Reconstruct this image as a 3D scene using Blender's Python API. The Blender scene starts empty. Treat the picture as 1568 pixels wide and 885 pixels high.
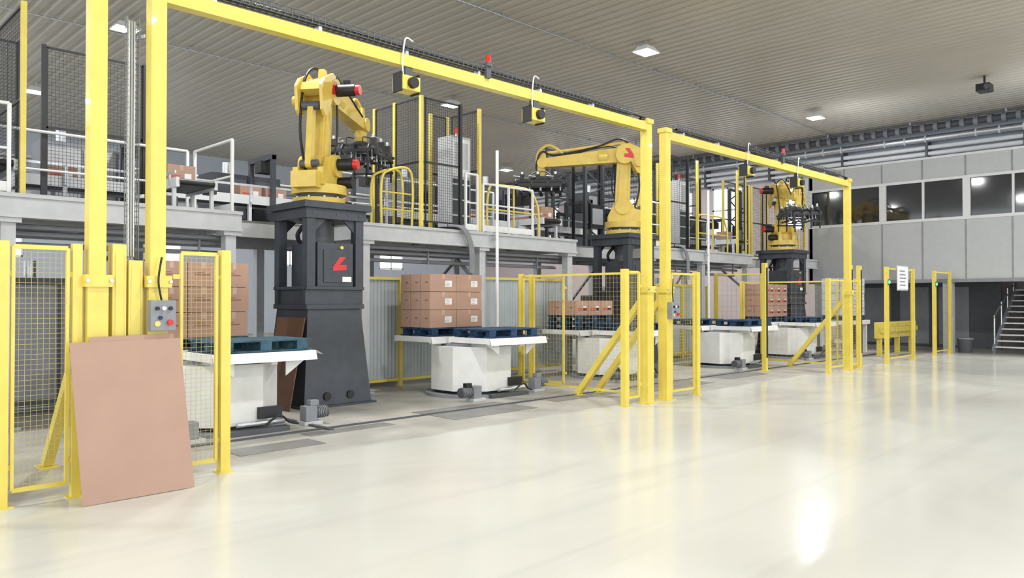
import bpy, math, random
from mathutils import Vector, Matrix
random.seed(7)
scene=bpy.context.scene
scene.view_settings.view_transform='Standard'
scene.view_settings.look='None'
scene.view_settings.exposure=-0.14

# ---------------------------------------------------------------- materials
def mat(name,col,rough=0.5,metal=0.0,var=0.08,scale=6.0,bump=0.0,emit=None,estr=0.0,spec=0.5,coat=0.0,alpha=None):
    m=bpy.data.materials.new(name); m.use_nodes=True
    nt=m.node_tree; b=nt.nodes['Principled BSDF']
    tc=nt.nodes.new('ShaderNodeTexCoord'); nz=nt.nodes.new('ShaderNodeTexNoise')
    nz.inputs['Scale'].default_value=scale; nz.inputs['Detail'].default_value=4
    nt.links.new(tc.outputs['Object'],nz.inputs['Vector'])
    cr=nt.nodes.new('ShaderNodeValToRGB')
    c=[max(0,x*(1-var)) for x in col[:3]]; d=[min(1,x*(1+var)) for x in col[:3]]
    cr.color_ramp.elements[0].position=.3; cr.color_ramp.elements[1].position=.7
    cr.color_ramp.elements[0].color=(*c,1); cr.color_ramp.elements[1].color=(*d,1)
    nt.links.new(nz.outputs['Fac'],cr.inputs['Fac']); nt.links.new(cr.outputs['Color'],b.inputs['Base Color'])
    b.inputs['Roughness'].default_value=rough; b.inputs['Metallic'].default_value=metal
    b.inputs['Specular IOR Level'].default_value=spec
    b.inputs['Coat Weight'].default_value=coat
    if bump>0:
        bp=nt.nodes.new('ShaderNodeBump'); bp.inputs['Strength'].default_value=bump; bp.inputs['Distance'].default_value=.01
        nt.links.new(nz.outputs['Fac'],bp.inputs['Height']); nt.links.new(bp.outputs['Normal'],b.inputs['Normal'])
    if emit:
        b.inputs['Emission Color'].default_value=(*emit,1); b.inputs['Emission Strength'].default_value=estr
    if alpha is not None: b.inputs['Alpha'].default_value=alpha
    return m
YEL=mat('yellow_paint',(0.73,0.585,0.10),.33,var=.06,coat=.25)
RYEL=mat('robot_yellow',(0.68,0.49,0.085),.38,var=.08,coat=.2)
YWIRE=mat('yellow_wire',(0.52,0.43,0.15),.5)
CHAR=mat('charcoal_paint',(0.042,0.048,0.060),.45,var=.15)
BLACK=mat('black_plastic',(0.012,0.012,0.014),.45)
BWIRE=mat('black_wire',(0.015,0.016,0.02),.5)
RED=mat('red_plastic',(0.6,0.02,0.02),.35)
WHITE=mat('white_paint',(0.80,0.80,0.79),.4,var=.04)
OFFW=mat('cream_machine_paint',(0.72,0.72,0.69),.4,var=.05)
GREY=mat('light_grey_paint',(0.50,0.51,0.52),.45,var=.07)
MGREY=mat('mid_grey_paint',(0.24,0.25,0.27),.5)
DGREY=mat('dark_grey_paint',(0.075,0.08,0.09),.5)
STEEL=mat('galvanised_steel',(0.55,0.57,0.60),.35,metal=.85,var=.12,scale=20)
CARD=mat('cardboard',(0.41,0.265,0.20),.85,var=.04,scale=3)
CARDK=mat('old_dark_cardboard',(0.17,0.09,0.055),.85,var=.1,scale=3)
CARD2=mat('box_cardboard',(0.43,0.27,0.20),.85,var=.05,scale=3)
CARDD=mat('box_gap_dark',(0.16,0.085,0.05),.9)
TAPE=mat('packing_tape',(0.50,0.34,0.24),.35)
LABEL=mat('paper_label',(0.80,0.79,0.78),.6,var=.02)
LABR=mat('print_red',(0.50,0.10,0.08),.6)
PRINT=mat('print_brown',(0.25,0.12,0.08),.7)
BLUE=mat('blue_pallet_paint',(0.014,0.05,0.115),.65,var=.35,scale=9,bump=.2)
BLUEL=mat('worn_blue_pallet_paint',(0.03,0.085,0.12),.7,var=.4,scale=9,bump=.2)
BOTBL=mat('shrink_wrapped_white',(0.62,0.67,0.73),.25,var=.12)
PLATE=mat('floor_steel_plate',(0.22,0.215,0.20),.45,var=.12,scale=3)
DECK=mat('deck_grating',(0.16,0.165,0.17),.6)
PANEL=mat('wall_panel_grey',(0.47,0.485,0.50),.5,var=.03)
SEAM=mat('panel_seam',(0.26,0.27,0.27),.6)
ALU=mat('aluminium_frame',(0.66,0.67,0.68),.35,var=.03)
GLASS=mat('dark_window_glass',(0.022,0.026,0.028),.06,var=.3,scale=.6,spec=.8)
TRANSL=mat('translucent_sheet',(0.42,0.46,0.47),.35,var=.06,scale=2)
WALLN=mat('wall_paint_blue_grey',(0.52,0.57,0.64),.7,var=.03,scale=1)
WALLP=mat('wall_paint_pinkish',(0.62,0.53,0.52),.7,var=.03,scale=1)
CEIL=mat('ceiling_sheet_metal',(0.49,0.455,0.385),.42,metal=.2,var=.05,scale=.5)
LAMPE=mat('lamp_diffuser',(0.9,0.9,0.9),.4,emit=(.97,.985,1),estr=30)
RLED=mat('red_beacon_lens',(0.5,0.01,0.01),.2,emit=(1,.03,.02),estr=.2)
GLED=mat('green_indicator',(0.02,.5,.1),.3,emit=(.1,1,.3),estr=2.5)
SIGN=mat('sign_face',(0.82,0.84,0.84),.4,var=.02)

# ---------------------------------------------------------------- mesh builder
class MB:
    def __init__(s): s.v=[];s.f=[];s.mi=[];s.sm=[];s.mats=[];s.T=None
    def m(s,mt):
        if mt not in s.mats: s.mats.append(mt)
        return s.mats.index(mt)
    def add(s,vs,fs,mt,smooth=False):
        o=len(s.v); k=s.m(mt)
        for p in vs:
            p=Vector(p)
            if s.T is not None: p=s.T@p
            s.v.append(p)
        for f in fs:
            s.f.append([i+o for i in f]); s.mi.append(k); s.sm.append(bool(smooth))
    def bx(s,x0,x1,y0,y1,z0,z1,mt):
        vs=[(x0,y0,z0),(x1,y0,z0),(x1,y1,z0),(x0,y1,z0),(x0,y0,z1),(x1,y0,z1),(x1,y1,z1),(x0,y1,z1)]
        s.add(vs,[(0,3,2,1),(4,5,6,7),(0,1,5,4),(1,2,6,5),(2,3,7,6),(3,0,4,7)],mt)
    def box(s,c,d,mt): s.bx(c[0]-d[0]/2,c[0]+d[0]/2,c[1]-d[1]/2,c[1]+d[1]/2,c[2]-d[2]/2,c[2]+d[2]/2,mt)
    def taper(s,x0,x1,y0,y1,z0,X0,X1,Y0,Y1,z1,mt):
        vs=[(x0,y0,z0),(x1,y0,z0),(x1,y1,z0),(x0,y1,z0),(X0,Y0,z1),(X1,Y0,z1),(X1,Y1,z1),(X0,Y1,z1)]
        s.add(vs,[(0,3,2,1),(4,5,6,7),(0,1,5,4),(1,2,6,5),(2,3,7,6),(3,0,4,7)],mt)
    def bar(s,p,q,w,h,mt):
        p=Vector(p);q=Vector(q);d=(q-p).normalized()
        up=Vector((0,0,1)) if abs(d.z)<.99 else Vector((0,1,0))
        a=d.cross(up).normalized()*(w/2); b=a.cross(d).normalized()*(h/2)
        vs=[p-a-b,p+a-b,p+a+b,p-a+b,q-a-b,q+a-b,q+a+b,q-a+b]
        s.add(vs,[(0,1,2,3),(7,6,5,4),(0,4,5,1),(1,5,6,2),(2,6,7,3),(3,7,4,0)],mt)
    def cyl(s,p,q,r,mt,n=18,r2=None):
        p=Vector(p);q=Vector(q);d=(q-p).normalized(); r2=r if r2 is None else r2
        up=Vector((0,0,1)) if abs(d.z)<.9 else Vector((1,0,0))
        a=d.cross(up).normalized(); b=d.cross(a)
        vs=[];
        for k in range(n):
            t=2*math.pi*k/n; e=a*math.cos(t)+b*math.sin(t); vs.append(p+e*r)
        for k in range(n):
            t=2*math.pi*k/n; e=a*math.cos(t)+b*math.sin(t); vs.append(q+e*r2)
        s.add(vs,[(k,(k+1)%n,n+(k+1)%n,n+k) for k in range(n)],mt,n>8)
        s.add(vs,[tuple(range(n-1,-1,-1)),tuple(range(n,2*n))],mt)
    def tube(s,pts,r,mt,n=8,sub=6):
        P=[Vector(p) for p in pts]; C=[]
        Q=[P[0]]+P+[P[-1]]
        for i in range(1,len(Q)-2):
            for k in range(sub):
                t=k/sub; p0,p1,p2,p3=Q[i-1],Q[i],Q[i+1],Q[i+2]
                C.append(.5*((2*p1)+(-p0+p2)*t+(2*p0-5*p1+4*p2-p3)*t*t+(-p0+3*p1-3*p2+p3)*t**3))
        C.append(P[-1]); vs=[];fs=[]; a=None
        for i,c in enumerate(C):
            d=(C[min(i+1,len(C)-1)]-C[max(i-1,0)]).normalized()
            if a is None: a=d.cross(Vector((.3,.5,.8))).normalized()
            a=(a-d*a.dot(d)).normalized(); b=d.cross(a)
            for k in range(n):
                t=2*math.pi*k/n; vs.append(c+(a*math.cos(t)+b*math.sin(t))*r)
            if i:
                for k in range(n): fs.append(((i-1)*n+k,(i-1)*n+(k+1)%n,i*n+(k+1)%n,i*n+k))
        s.add(vs,fs,mt,True)
    def prism(s,poly,o,ax,ay,th,mt):
        o=Vector(o);ax=Vector(ax).normalized();ay=Vector(ay).normalized();an=ax.cross(ay)
        n=len(poly); vs=[o+ax*p[0]+ay*p[1]-an*th/2 for p in poly]+[o+ax*p[0]+ay*p[1]+an*th/2 for p in poly]
        s.add(vs,[tuple(range(n-1,-1,-1)),tuple(range(n,2*n))]+[(k,(k+1)%n,n+(k+1)%n,n+k) for k in range(n)],mt)
    def link(s,p,q,r1,r2,side,th,mt,n=10):
        p=Vector(p);q=Vector(q);d=(q-p).normalized();side=Vector(side).normalized(); e=side.cross(d).normalized()
        L=(q-p).length; poly=[]
        for k in range(n+1):
            t=math.pi/2+math.pi*k/n; poly.append((math.cos(t)*r1,math.sin(t)*r1))
        for k in range(n+1):
            t=-math.pi/2+math.pi*k/n; poly.append((L+math.cos(t)*r2,math.sin(t)*r2))
        s.prism(poly,p,d,e,th,mt)
    def grid(s,o,A,B,pa,pb,r,mt):
        o=Vector(o);A=Vector(A);B=Vector(B)
        na=max(1,int(A.length/pa)); nb=max(1,int(B.length/pb))
        for k in range(1,na): s.bar(o+A*k/na,o+A*k/na+B,2*r,2*r,mt)
        for k in range(1,nb): s.bar(o+B*k/nb,o+B*k/nb+A,2*r,2*r,mt)
    def build(s,name,bevel=0.0,parent=None):
        xs=[p.x for p in s.v];ys=[p.y for p in s.v];zs=[p.z for p in s.v]
        c=Vector(((min(xs)+max(xs))/2,(min(ys)+max(ys))/2,min(zs)))
        me=bpy.data.meshes.new(name); me.from_pydata([p-c for p in s.v],[],s.f)
        for mt in s.mats: me.materials.append(mt)
        me.polygons.foreach_set('material_index',s.mi); me.polygons.foreach_set('use_smooth',s.sm)
        me.update(); ob=bpy.data.objects.new(name,me); ob.location=c; scene.collection.objects.link(ob)
        if bevel>0:
            b=ob.modifiers.new('bevel','BEVEL'); b.width=bevel; b.segments=2; b.limit_method='ANGLE'; b.angle_limit=.7
        if parent: ob.parent=parent
        return ob

FY=6.95   # fence line
H=8.0     # ceiling
DZ=2.9    # mezzanine deck level

# ---------------------------------------------------------------- floor
def floor_material():
    m=bpy.data.materials.new('epoxy_floor'); m.use_nodes=True; nt=m.node_tree; N=nt.nodes; Lk=nt.links
    b=N['Principled BSDF']; g=N.new('ShaderNodeNewGeometry'); sp=N.new('ShaderNodeSeparateXYZ'); Lk.new(g.outputs['Position'],sp.inputs[0])
    nz=N.new('ShaderNodeTexNoise'); nz.inputs['Scale'].default_value=1.6; nz.inputs['Detail'].default_value=6; Lk.new(g.outputs['Position'],nz.inputs['Vector'])
    ma=N.new('ShaderNodeMath'); ma.operation='MULTIPLY_ADD'; Lk.new(nz.outputs['Fac'],ma.inputs[0]); ma.inputs[1].default_value=.35; Lk.new(sp.outputs['Y'],ma.inputs[2])
    mr=N.new('ShaderNodeMapRange'); Lk.new(ma.outputs[0],mr.inputs['Value']); mr.inputs['From Min'].default_value=7.22; mr.inputs['From Max'].default_value=7.34
    n2=N.new('ShaderNodeTexNoise'); n2.inputs['Scale'].default_value=.35; n2.inputs['Detail'].default_value=4; n2.inputs['Distortion'].default_value=.6; Lk.new(g.outputs['Position'],n2.inputs['Vector'])
    c1=N.new('ShaderNodeValToRGB'); c1.color_ramp.elements[0].position=.35; c1.color_ramp.elements[1].position=.65
    c1.color_ramp.elements[0].color=(.575,.565,.51,1); c1.color_ramp.elements[1].color=(.635,.625,.565,1); Lk.new(n2.outputs['Fac'],c1.inputs[0])
    # a few long, faint tyre scuffs
    mp=N.new('ShaderNodeMapping'); mp.inputs['Scale'].default_value=(.22,3.2,1); mp.inputs['Rotation'].default_value=(0,0,.2); Lk.new(g.outputs['Position'],mp.inputs[0])
    n3=N.new('ShaderNodeTexNoise'); n3.inputs['Scale'].default_value=1.0; n3.inputs['Detail'].default_value=8; n3.inputs['Distortion'].default_value=.5; Lk.new(mp.outputs[0],n3.inputs['Vector'])
    r3=N.new('ShaderNodeMapRange'); Lk.new(n3.outputs['Fac'],r3.inputs['Value']); r3.inputs['From Min'].default_value=.54; r3.inputs['From Max'].default_value=.76; r3.inputs['To Max'].default_value=.30
    mx=N.new('ShaderNodeMixRGB'); Lk.new(r3.outputs[0],mx.inputs[0]); Lk.new(c1.outputs[0],mx.inputs[1]); mx.inputs[2].default_value=(.38,.37,.35,1)
    n4=N.new('ShaderNodeTexNoise'); n4.inputs['Scale'].default_value=1.1; n4.inputs['Detail'].default_value=8; Lk.new(g.outputs['Position'],n4.inputs['Vector'])
    c4=N.new('ShaderNodeValToRGB'); c4.color_ramp.elements[0].position=.3; c4.color_ramp.elements[1].position=.7
    c4.color_ramp.elements[0].color=(.30,.29,.265,1); c4.color_ramp.elements[1].color=(.52,.50,.45,1); Lk.new(n4.outputs['Fac'],c4.inputs[0])
    mf=N.new('ShaderNodeMixRGB'); Lk.new(mr.outputs[0],mf.inputs[0]); Lk.new(mx.outputs[0],mf.inputs[1]); Lk.new(c4.outputs[0],mf.inputs[2])
    Lk.new(mf.outputs[0],b.inputs['Base Color'])
    rr=N.new('ShaderNodeMapRange'); Lk.new(n2.outputs['Fac'],rr.inputs['Value']); rr.inputs['From Min'].default_value=.3; rr.inputs['From Max'].default_value=.7; rr.inputs['To Min'].default_value=.15; rr.inputs['To Max'].default_value=.22
    ad=N.new('ShaderNodeMath'); ad.operation='MULTIPLY_ADD'; Lk.new(mr.outputs[0],ad.inputs[0]); ad.inputs[1].default_value=.25; Lk.new(rr.outputs[0],ad.inputs[2])
    Lk.new(ad.outputs[0],b.inputs['Roughness']); b.inputs['Specular IOR Level'].default_value=.33
    bp=N.new('ShaderNodeBump'); bp.inputs['Strength'].default_value=.05; bp.inputs['Distance'].default_value=.02; Lk.new(n2.outputs['Fac'],bp.inputs['Height']); Lk.new(bp.outputs[0],b.inputs['Normal'])
    return m
f=MB(); f.bx(-12,34,-14,36,-.2,0,floor_material()); f.build('floor')

# ---------------------------------------------------------------- ceiling (trapezoidal sheet, ribs along Y)
c=MB(); P=.30; x=-12.0; vs=[];fs=[]
while x<30.6:
    for dx,z in ((0,H),(.15,H),(.19,H+.03),(.26,H+.03)):
        vs.append((x+dx,-14,z)); vs.append((x+dx,34.2,z))
    x+=P
n=len(vs)//2
for k in range(n-1): fs.append((2*k,2*k+1,2*k+3,2*k+2))
c.add(vs,fs,CEIL)
c.bx(-12,30.8,-14,34.2,H+.06,H+.16,CEIL)
c.build('ceiling')

cd=MB()
for yy,x0 in ((12.3,4),(19.6,2)):
    cd.cyl((x0,yy,H-.06),(30.4,yy,H-.06),.02,STEEL,8)
    xx=x0
    while xx<30: cd.box((xx,yy,H-.03),(.06,.08,.07),STEEL); xx+=2
cd.build('trim_ceiling_conduit')
for yy in (-3.7,3.7,11.1,18.5,26.0):
    for xx in (-3.6,6.1,15.8,25.6):
        l=MB()
        l.bx(xx-.03,xx+.03,yy-.03,yy+.03,H-.16,H+.02,STEEL)
        l.taper(xx-.24,xx+.24,yy-.2,yy+.2,H-.26,xx-.17,xx+.17,yy-.14,yy+.14,H-.15,WHITE)
        l.bx(xx-.27,xx+.27,yy-.23,yy+.23,H-.29,H-.26,ALU)
        l.bx(xx-.25,xx+.25,yy-.21,yy+.21,H-.296,H-.288,LAMPE)
        lo=l.build('high_bay_lamp')
        ld=bpy.data.lights.new('lamp_light','AREA'); ld.shape='RECTANGLE'; ld.size=.46; ld.size_y=.38
        ld.energy=325 if yy<17 else 220; ld.color=(.985,.99,1)
        ob=bpy.data.objects.new('lamp_light',ld); scene.collection.objects.link(ob)
        ob.parent=lo; ob.location=(0,0,-.02)
p=MB(); p.cyl((25.2,6.0,H-.25),(25.2,6.0,H+.02),.03,BLACK,8); p.box((25.2,6.0,H-.34),(.45,.35,.2),BLACK); p.cyl((24.95,5.9,H-.36),(24.86,5.87,H-.36),.07,DGREY,12); p.build('ceiling_projector')

# ---------------------------------------------------------------- walls
w=MB(); X0,X1=30.5,30.7
wins=[(13.8,15.0),(16.4,17.9),(18.9,20.4),(21.4,22.9),(24,25.5),(27,28.5)]
w.bx(X0,X1,-14,34,0,4.4,WALLP); w.bx(X0,X1,-14,34,6.5,H+.06,WALLN)
py=-14
for a,b in wins:
    w.bx(X0,X1,py,a,4.4,6.5,WALLP if py>0 else WALLN); py=b
w.bx(X0,X1,py,34,4.4,6.5,WALLP)
w.build('wall_east')
for i,(a,b) in enumerate(wins):
    q=MB()
    for yy in (a+.04,(a+b)/2,b-.04): q.bx(X0+.02,X0+.1,yy-.035,yy+.035,4.4,6.5,WHITE)
    for zz in (4.44,5.5,6.46): q.bx(X0+.02,X0+.1,a,b,zz-.035,zz+.035,WHITE)
    q.build('window_%d'%(i+1))
w=MB(); w.bx(-12,30.7,34,34.2,0,3.2,WALLN); w.bx(-12,30.7,34,34.2,4.6,H+.06,WALLN)
px=-12
for a in range(-6,30,6):
    w.bx(px,a,34,34.2,3.2,4.6,WALLN); px=a+1.6
w.bx(px,30.7,34,34.2,3.2,4.6,WALLN); w.build('wall_north')
i=7
for a in range(-6,30,6):
    q=MB()
    for xx in (a+.04,a+.8,a+1.56): q.bx(xx-.03,xx+.03,34.02,34.1,3.2,4.6,WHITE)
    for zz in (3.24,4.56): q.bx(a,a+1.6,34.02,34.1,zz-.03,zz+.03,WHITE)
    q.build('window_%d'%i); i+=1
# pipes, ducts and cable tray under the roof edge of the east wall
p=MB()
for zz,r,m_,xx in ((7.36,.13,STEEL,30.1),(7.05,.08,ALU,30.15),(6.83,.08,ALU,30.15),(6.62,.05,WHITE,30.2)):
    p.cyl((xx,-12,zz),(xx,33.5,zz),r,m_,12)
yy=-12
while yy<33.4:
    p.bx(30.05,30.5,yy-.04,yy+.04,6.5,7.5,DGREY); 
    for k in range(3): p.cyl((30.1,yy+.7*k,7.36),(30.1,yy+.7*k+.05,7.36),.15,ALU,12)
    yy+=3.0
p.build('wall_pipe_run')
p=MB()
p.cyl((29.95,-12,7.74),(29.95,33.4,7.74),.12,DGREY,12)
yy=-12
while yy<33.2:
    p.cyl((29.95,yy,7.74),(29.95,yy+.14,7.74),.17,MGREY,12,.15); yy+=.42
yy=-11.5
while yy<33: p.bx(29.92,29.98,yy-.03,yy+.03,7.85,8.02,STEEL); yy+=3
p.build('flexible_air_duct')
p=MB()
for zz in (6.9,6.5): p.cyl((-6,33.8,zz),(29.5,33.8,zz),.1,STEEL,10)
p.build('wall_pipe_run')

# ---------------------------------------------------------------- office block on upper level
o=MB(); OX=25.5; OY0,OY1=-8.0,11.3; ZB=2.2; ZT=5.85
o.bx(OX,OX+.12,OY0,OY1,ZB,4.0,PANEL); o.bx(OX,OX+.12,OY0,OY1,5.2,ZT,PANEL)
o.bx(OX+.05,OX+.09,OY0,OY1,4.0,5.2,GLASS)
o.bx(OX,30.4,OY1-.12,OY1,ZB,ZT,PANEL)
o.bx(OX+.12,30.4,OY0,OY1-.12,ZT-.12,ZT,PANEL)
o.bx(OX+.12,30.4,OY0,OY1-.12,ZB,ZB+.2,MGREY)
y=OY1; k=0
while y>OY0:
    o.bx(OX-.012,OX,y-.02,y+.02,ZB,4.0,SEAM); o.bx(OX-.012,OX,y-.02,y+.02,5.2,ZT,SEAM)
    wd=.12 if k%2==0 else .05
    o.bx(OX-.02,OX+.1,y-wd,y+wd-.04,4.0,5.2,ALU); y-=1.18; k+=1
o.bx(OX-.03,OX+.1,OY0,OY1,3.96,4.05,ALU); o.bx(OX-.03,OX+.1,OY0,OY1,5.17,5.25,ALU)
o.bx(OX-.04,OX+.12,OY0,OY1,ZB-.1,ZB,MGREY); o.bx(OX-.03,OX+.12,OY0,OY1,ZT,ZT+.07,ALU)
for yy in (11.0,7.1,3.2,-1.,-5): o.bx(OX+.05,OX+.3,yy-.13,yy+.13,0,ZB-.1,GREY)
for yy in (11.0,7.1,3.2): o.bx(30.0,30.3,yy-.13,yy+.13,0,ZB,MGREY)
o.build('office_mezzanine_block')
u=MB(); u.bx(28.2,28.3,6.3,11.2,0,2.18,DGREY)
for yy in (7.2,8.4,9.6): u.bx(28.17,28.2,yy,yy+.9,.1,2.0,MGREY)
u.build('wall_undercroft')
u=MB(); u.bx(29.4,29.95,3.6,6.0,0,1.9,DGREY); u.bx(29.38,29.4,3.7,4.8,.2,1.8,MGREY); u.bx(29.38,29.4,4.9,5.9,.2,1.8,MGREY); u.bx(29.35,29.38,4.7,4.76,.9,1.2,ALU); u.build('storage_locker')
u=MB(); u.cyl((26.0,6.75,0),(26.0,6.75,.4),.18,DGREY,16,.22); u.cyl((26.0,6.75,.4),(26.0,6.75,.44),.235,MGREY,16); u.build('waste_bin')
s=MB(); n=11
for k in range(n):
    s.bx(26.1+k*.25,26.38+k*.25,4.9,6.0,.17+k*.17,.21+k*.17,ALU)
for yy in (4.88,6.02): 
    s.bar((26.0,yy,.06),(28.9,yy,2.03),.05,.22,MGREY)
    s.tube([(26.15,yy,.1),(26.15,yy,1.0),(26.35,yy,1.2),(28.6,yy,2.1)],.025,STEEL,8)
    for k in (3,6,9): s.cyl((26.2+k*.25,yy,.17+k*.17),(26.2+k*.25,yy,min(2.1,1.1+k*.14)),.02,STEEL,8)
s.build('staircase')
v=MB(); v.bx(27.5,29.6,1.5,4.4,6.0,7.1,MGREY); v.bx(27.45,27.5,1.7,4.2,6.15,6.95,BLACK)
for k in range(8): v.bx(27.42,27.46,1.7,4.2,6.2+k*.1,6.24+k*.1,GREY)
v.bx(27.7,27.9,1.6,1.8,5.92,6.0,MGREY); v.bx(29.2,29.4,4.1,4.3,5.92,6.0,MGREY); v.build('ventilation_unit')

# ---------------------------------------------------------------- portals
def portal(xa,xb,z=4.33,brace=(True,True),name='safety_gate_portal'):
    p=MB()
    for xx,br in ((xa,brace[0]),(xb,brace[1])):
        p.bx(xx-.065,xx+.065,FY-.065,FY+.065,1.75,z+.02,YEL)
        p.bx(xx-.08,xx+.08,FY-.08,FY+.08,0.012,1.72,YEL)
        p.bx(xx-.105,xx+.105,FY-.105,FY+.105,1.70,1.80,YEL)
        p.bx(xx-.12,xx+.12,FY-.12,FY+.12,0,.015,YEL)
        p.bx(xx-.085,xx+.085,FY-.085,FY+.085,z-.02,z+.05,YEL)
        for sx in (-1,1): p.cyl((xx+sx*.09,FY-.11,1.75),(xx+sx*.09,FY-.125,1.75),.015,STEEL,8)
        if br:
            p.bar((xx,FY+.06,1.62),(xx,FY+1.38,.03),.09,.09,YEL)
            p.bx(xx-.08,xx+.08,FY+1.28,FY+1.5,0,.015,YEL)
    p.bx(xa-.06,xb+.06,FY-.06,FY+.06,z-.13,z,YEL)
    L=xb-xa
    # wire-basket cable tray standing on small brackets above the beam
    for dy,dz in ((-.05,.06),(.0,.06),(.05,.06),(-.05,.11),(-.05,.15),(.05,.15)):
        p.bar((xa+.3,FY+dy,z+dz),(xb-.4,FY+dy,z+dz),.009,.009,DGREY)
    xx=xa+.3
    while xx<xb-.4:
        p.bar((xx,FY-.05,z+.15),(xx,FY-.05,z+.055),.008,.008,DGREY); p.bar((xx,FY+.05,z+.15),(xx,FY+.05,z+.055),.008,.008,DGREY)
        p.bar((xx,FY-.05,z+.058),(xx,FY+.05,z+.058),.008,.008,DGREY); xx+=.075
    xx=xa+.5
    while xx<xb-.4: p.bx(xx-.02,xx+.02,FY-.04,FY+.04,z-.005,z+.055,STEEL); xx+=1.1
    p.tube([(xa+.3,FY-.02,z+.08),(xa+L*.4,FY-.01,z+.085),(xb-.45,FY-.02,z+.08),(xb-.2,FY-.03,z+.02)],.022,BLACK,6)
    p.tube([(xa+.3,FY+.03,z+.085),(xa+L*.6,FY+.02,z+.08),(xb-.45,FY+.03,z+.085)],.018,MGREY,6)
    return p.build(name,.005)
portal(-5.2,2.07); portal(2.55,9.89); portal(10.40,17.68,4.27)
def scanner(xx,z):
    s=MB()
    s.bx(xx-.12,xx+.12,FY-.10,FY+.10,z-.40,z-.24,YEL)
    s.bx(xx-.05,xx+.05,FY-.05,FY+.03,z-.25,z-.13,DGREY)
    s.cyl((xx,FY-.10,z-.32),(xx,FY-.155,z-.32),.062,BLACK,16)
    s.bx(xx-.13,xx-.11,FY-.08,FY+.08,z-.42,z-.2,BLACK); s.bx(xx+.11,xx+.13,FY-.08,FY+.08,z-.42,z-.2,BLACK)
    s.tube([(xx-.1,FY-.07,z-.24),(xx-.12,FY-.09,z-.1),(xx-.08,FY-.085,z+.16),(xx+.05,FY-.05,z+.17)],.01,WHITE,6)
    s.build('area_safety_scanner',.008)
for xx,z in ((5.27,4.33),(7.35,4.33),(13.05,4.27),(15.1,4.27)): scanner(xx,z)
for xx,z in ((6.45,4.33),(14.35,4.27)):
    b=MB(); b.bx(xx-.04,xx+.04,FY-.1,FY-.062,z-.02,z+.16,DGREY); b.cyl((xx,FY-.09,z+.12),(xx,FY-.09,z+.17),.04,DGREY,14); b.cyl((xx,FY-.09,z+.17),(xx,FY-.09,z+.26),.034,RLED,14,.028); b.build('warning_beacon')
l=MB()
for dx in (-.05,-.025,0,.025,.05): l.bar((2.40+dx,7.12,1.95),(2.40+dx,7.12,4.06),.006,.006,MGREY)
for dx in (-.05,.05): l.bar((2.40+dx,7.07,1.95),(2.40+dx,7.07,4.06),.008,.008,MGREY)
z=1.97
while z<4.05: l.bar((2.35,7.12,z),(2.45,7.12,z),.006,.006,MGREY); l.bar((2.35,7.07,z),(2.35,7.12,z),.006,.006,MGREY); l.bar((2.45,7.07,z),(2.45,7.12,z),.006,.006,MGREY); z+=.05
for k in range(3): l.tube([(2.375+.022*k,7.10,4.03),(2.375+.022*k,7.10,3.0),(2.375+.022*k,7.10,1.97)],.011,STEEL if k!=1 else GREY,6)
l.bar((2.45,7.12,3.9),(2.49,7.02,3.9),.03,.03,STEEL); l.bar((2.45,7.12,2.5),(2.49,7.02,2.5),.03,.03,STEEL)
l.build('vertical_cable_tray')

# ---------------------------------------------------------------- fence panels
def fence(x0,y0,x1,y1,z=2.05,posts=(1,1),wire=YWIRE,fr=YEL,pitch=.04,midrail=False,name='safety_fence_panel',pw=.07,wr=.0012):
    p=MB(); A=Vector((x1-x0,y1-y0,0)); L=A.length; d=A.normalized(); a=Vector((x0,y0,0)); b=Vector((x1,y1,0))
    for pt,on in ((a,posts[0]),(b,posts[1])):
        if on:
            p.bar(pt,pt+Vector((0,0,z)),pw,pw,fr); p.bx(pt.x-.07,pt.x+.07,pt.y-.07,pt.y+.07,0,.01,fr)
    a2=a+d*(pw/2+.03); b2=b-d*(pw/2+.03); up=Vector((0,0,1)); z0=.12; z1=z-.04
    for q in (a2,b2): p.bar(q+up*z0,q+up*z1,.025,.035,fr)
    p.bar(a2+up*z0,b2+up*z0,.025,.035,fr); p.bar(a2+up*z1,b2+up*z1,.025,.035,fr)
    for zz in (.3,1.8):
        p.bar(a+up*zz,a2+up*zz,.02,.04,fr); p.bar(b+up*zz,b2+up*zz,.02,.04,fr)
    if midrail: p.bar(a2+up*1.05,b2+up*1.05,.02,.03,fr)
    if wire: p.grid(a2+up*z0,b2-a2,up*(z1-z0),pitch,pitch,wr,wire)
    return p.build(name)
fence(.70,FY,1.42,FY,posts=(1,0)); fence(1.42,FY,1.93,FY,posts=(1,1))
fence(2.70,FY,3.17,FY,posts=(0,1),pw=.09)
fence(9.33,FY,9.76,FY,posts=(1,0),pw=.09)
fence(9.93,FY+.1,9.93,9.7,posts=(0,1),pitch=.07,wr=.001)
fence(10.25,8.9,10.25,9.75,posts=(0,1),wire=None,pitch=.06)
fence(10.50,FY,11.32,FY,posts=(0,1),pw=.09,pitch=.05)
fence(1.25,FY+.12,1.25,9.6,posts=(0,1),pitch=.06,wr=.001)
fence(16.62,FY,17.5,FY,posts=(1,0),pw=.09,pitch=.06); fence(17.8,FY,18.3,FY,posts=(0,1),pw=.09,pitch=.06)
fence(17.75,FY+.2,17.75,9.6,posts=(0,1),pitch=.12,wr=.001)
fence(20.1,FY,22.0,FY,z=2.4,posts=(1,1),pitch=.06,wire=BWIRE,pw=.09); 
fence(23.8,FY,25.2,FY,z=2.4,posts=(1,1),pitch=.06,wire=BWIRE,pw=.09)
fence(18.9,9.6,18.9,11.0,z=2.3,posts=(1,1),pitch=.14,wire=BWIRE,wr=.001)
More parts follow.
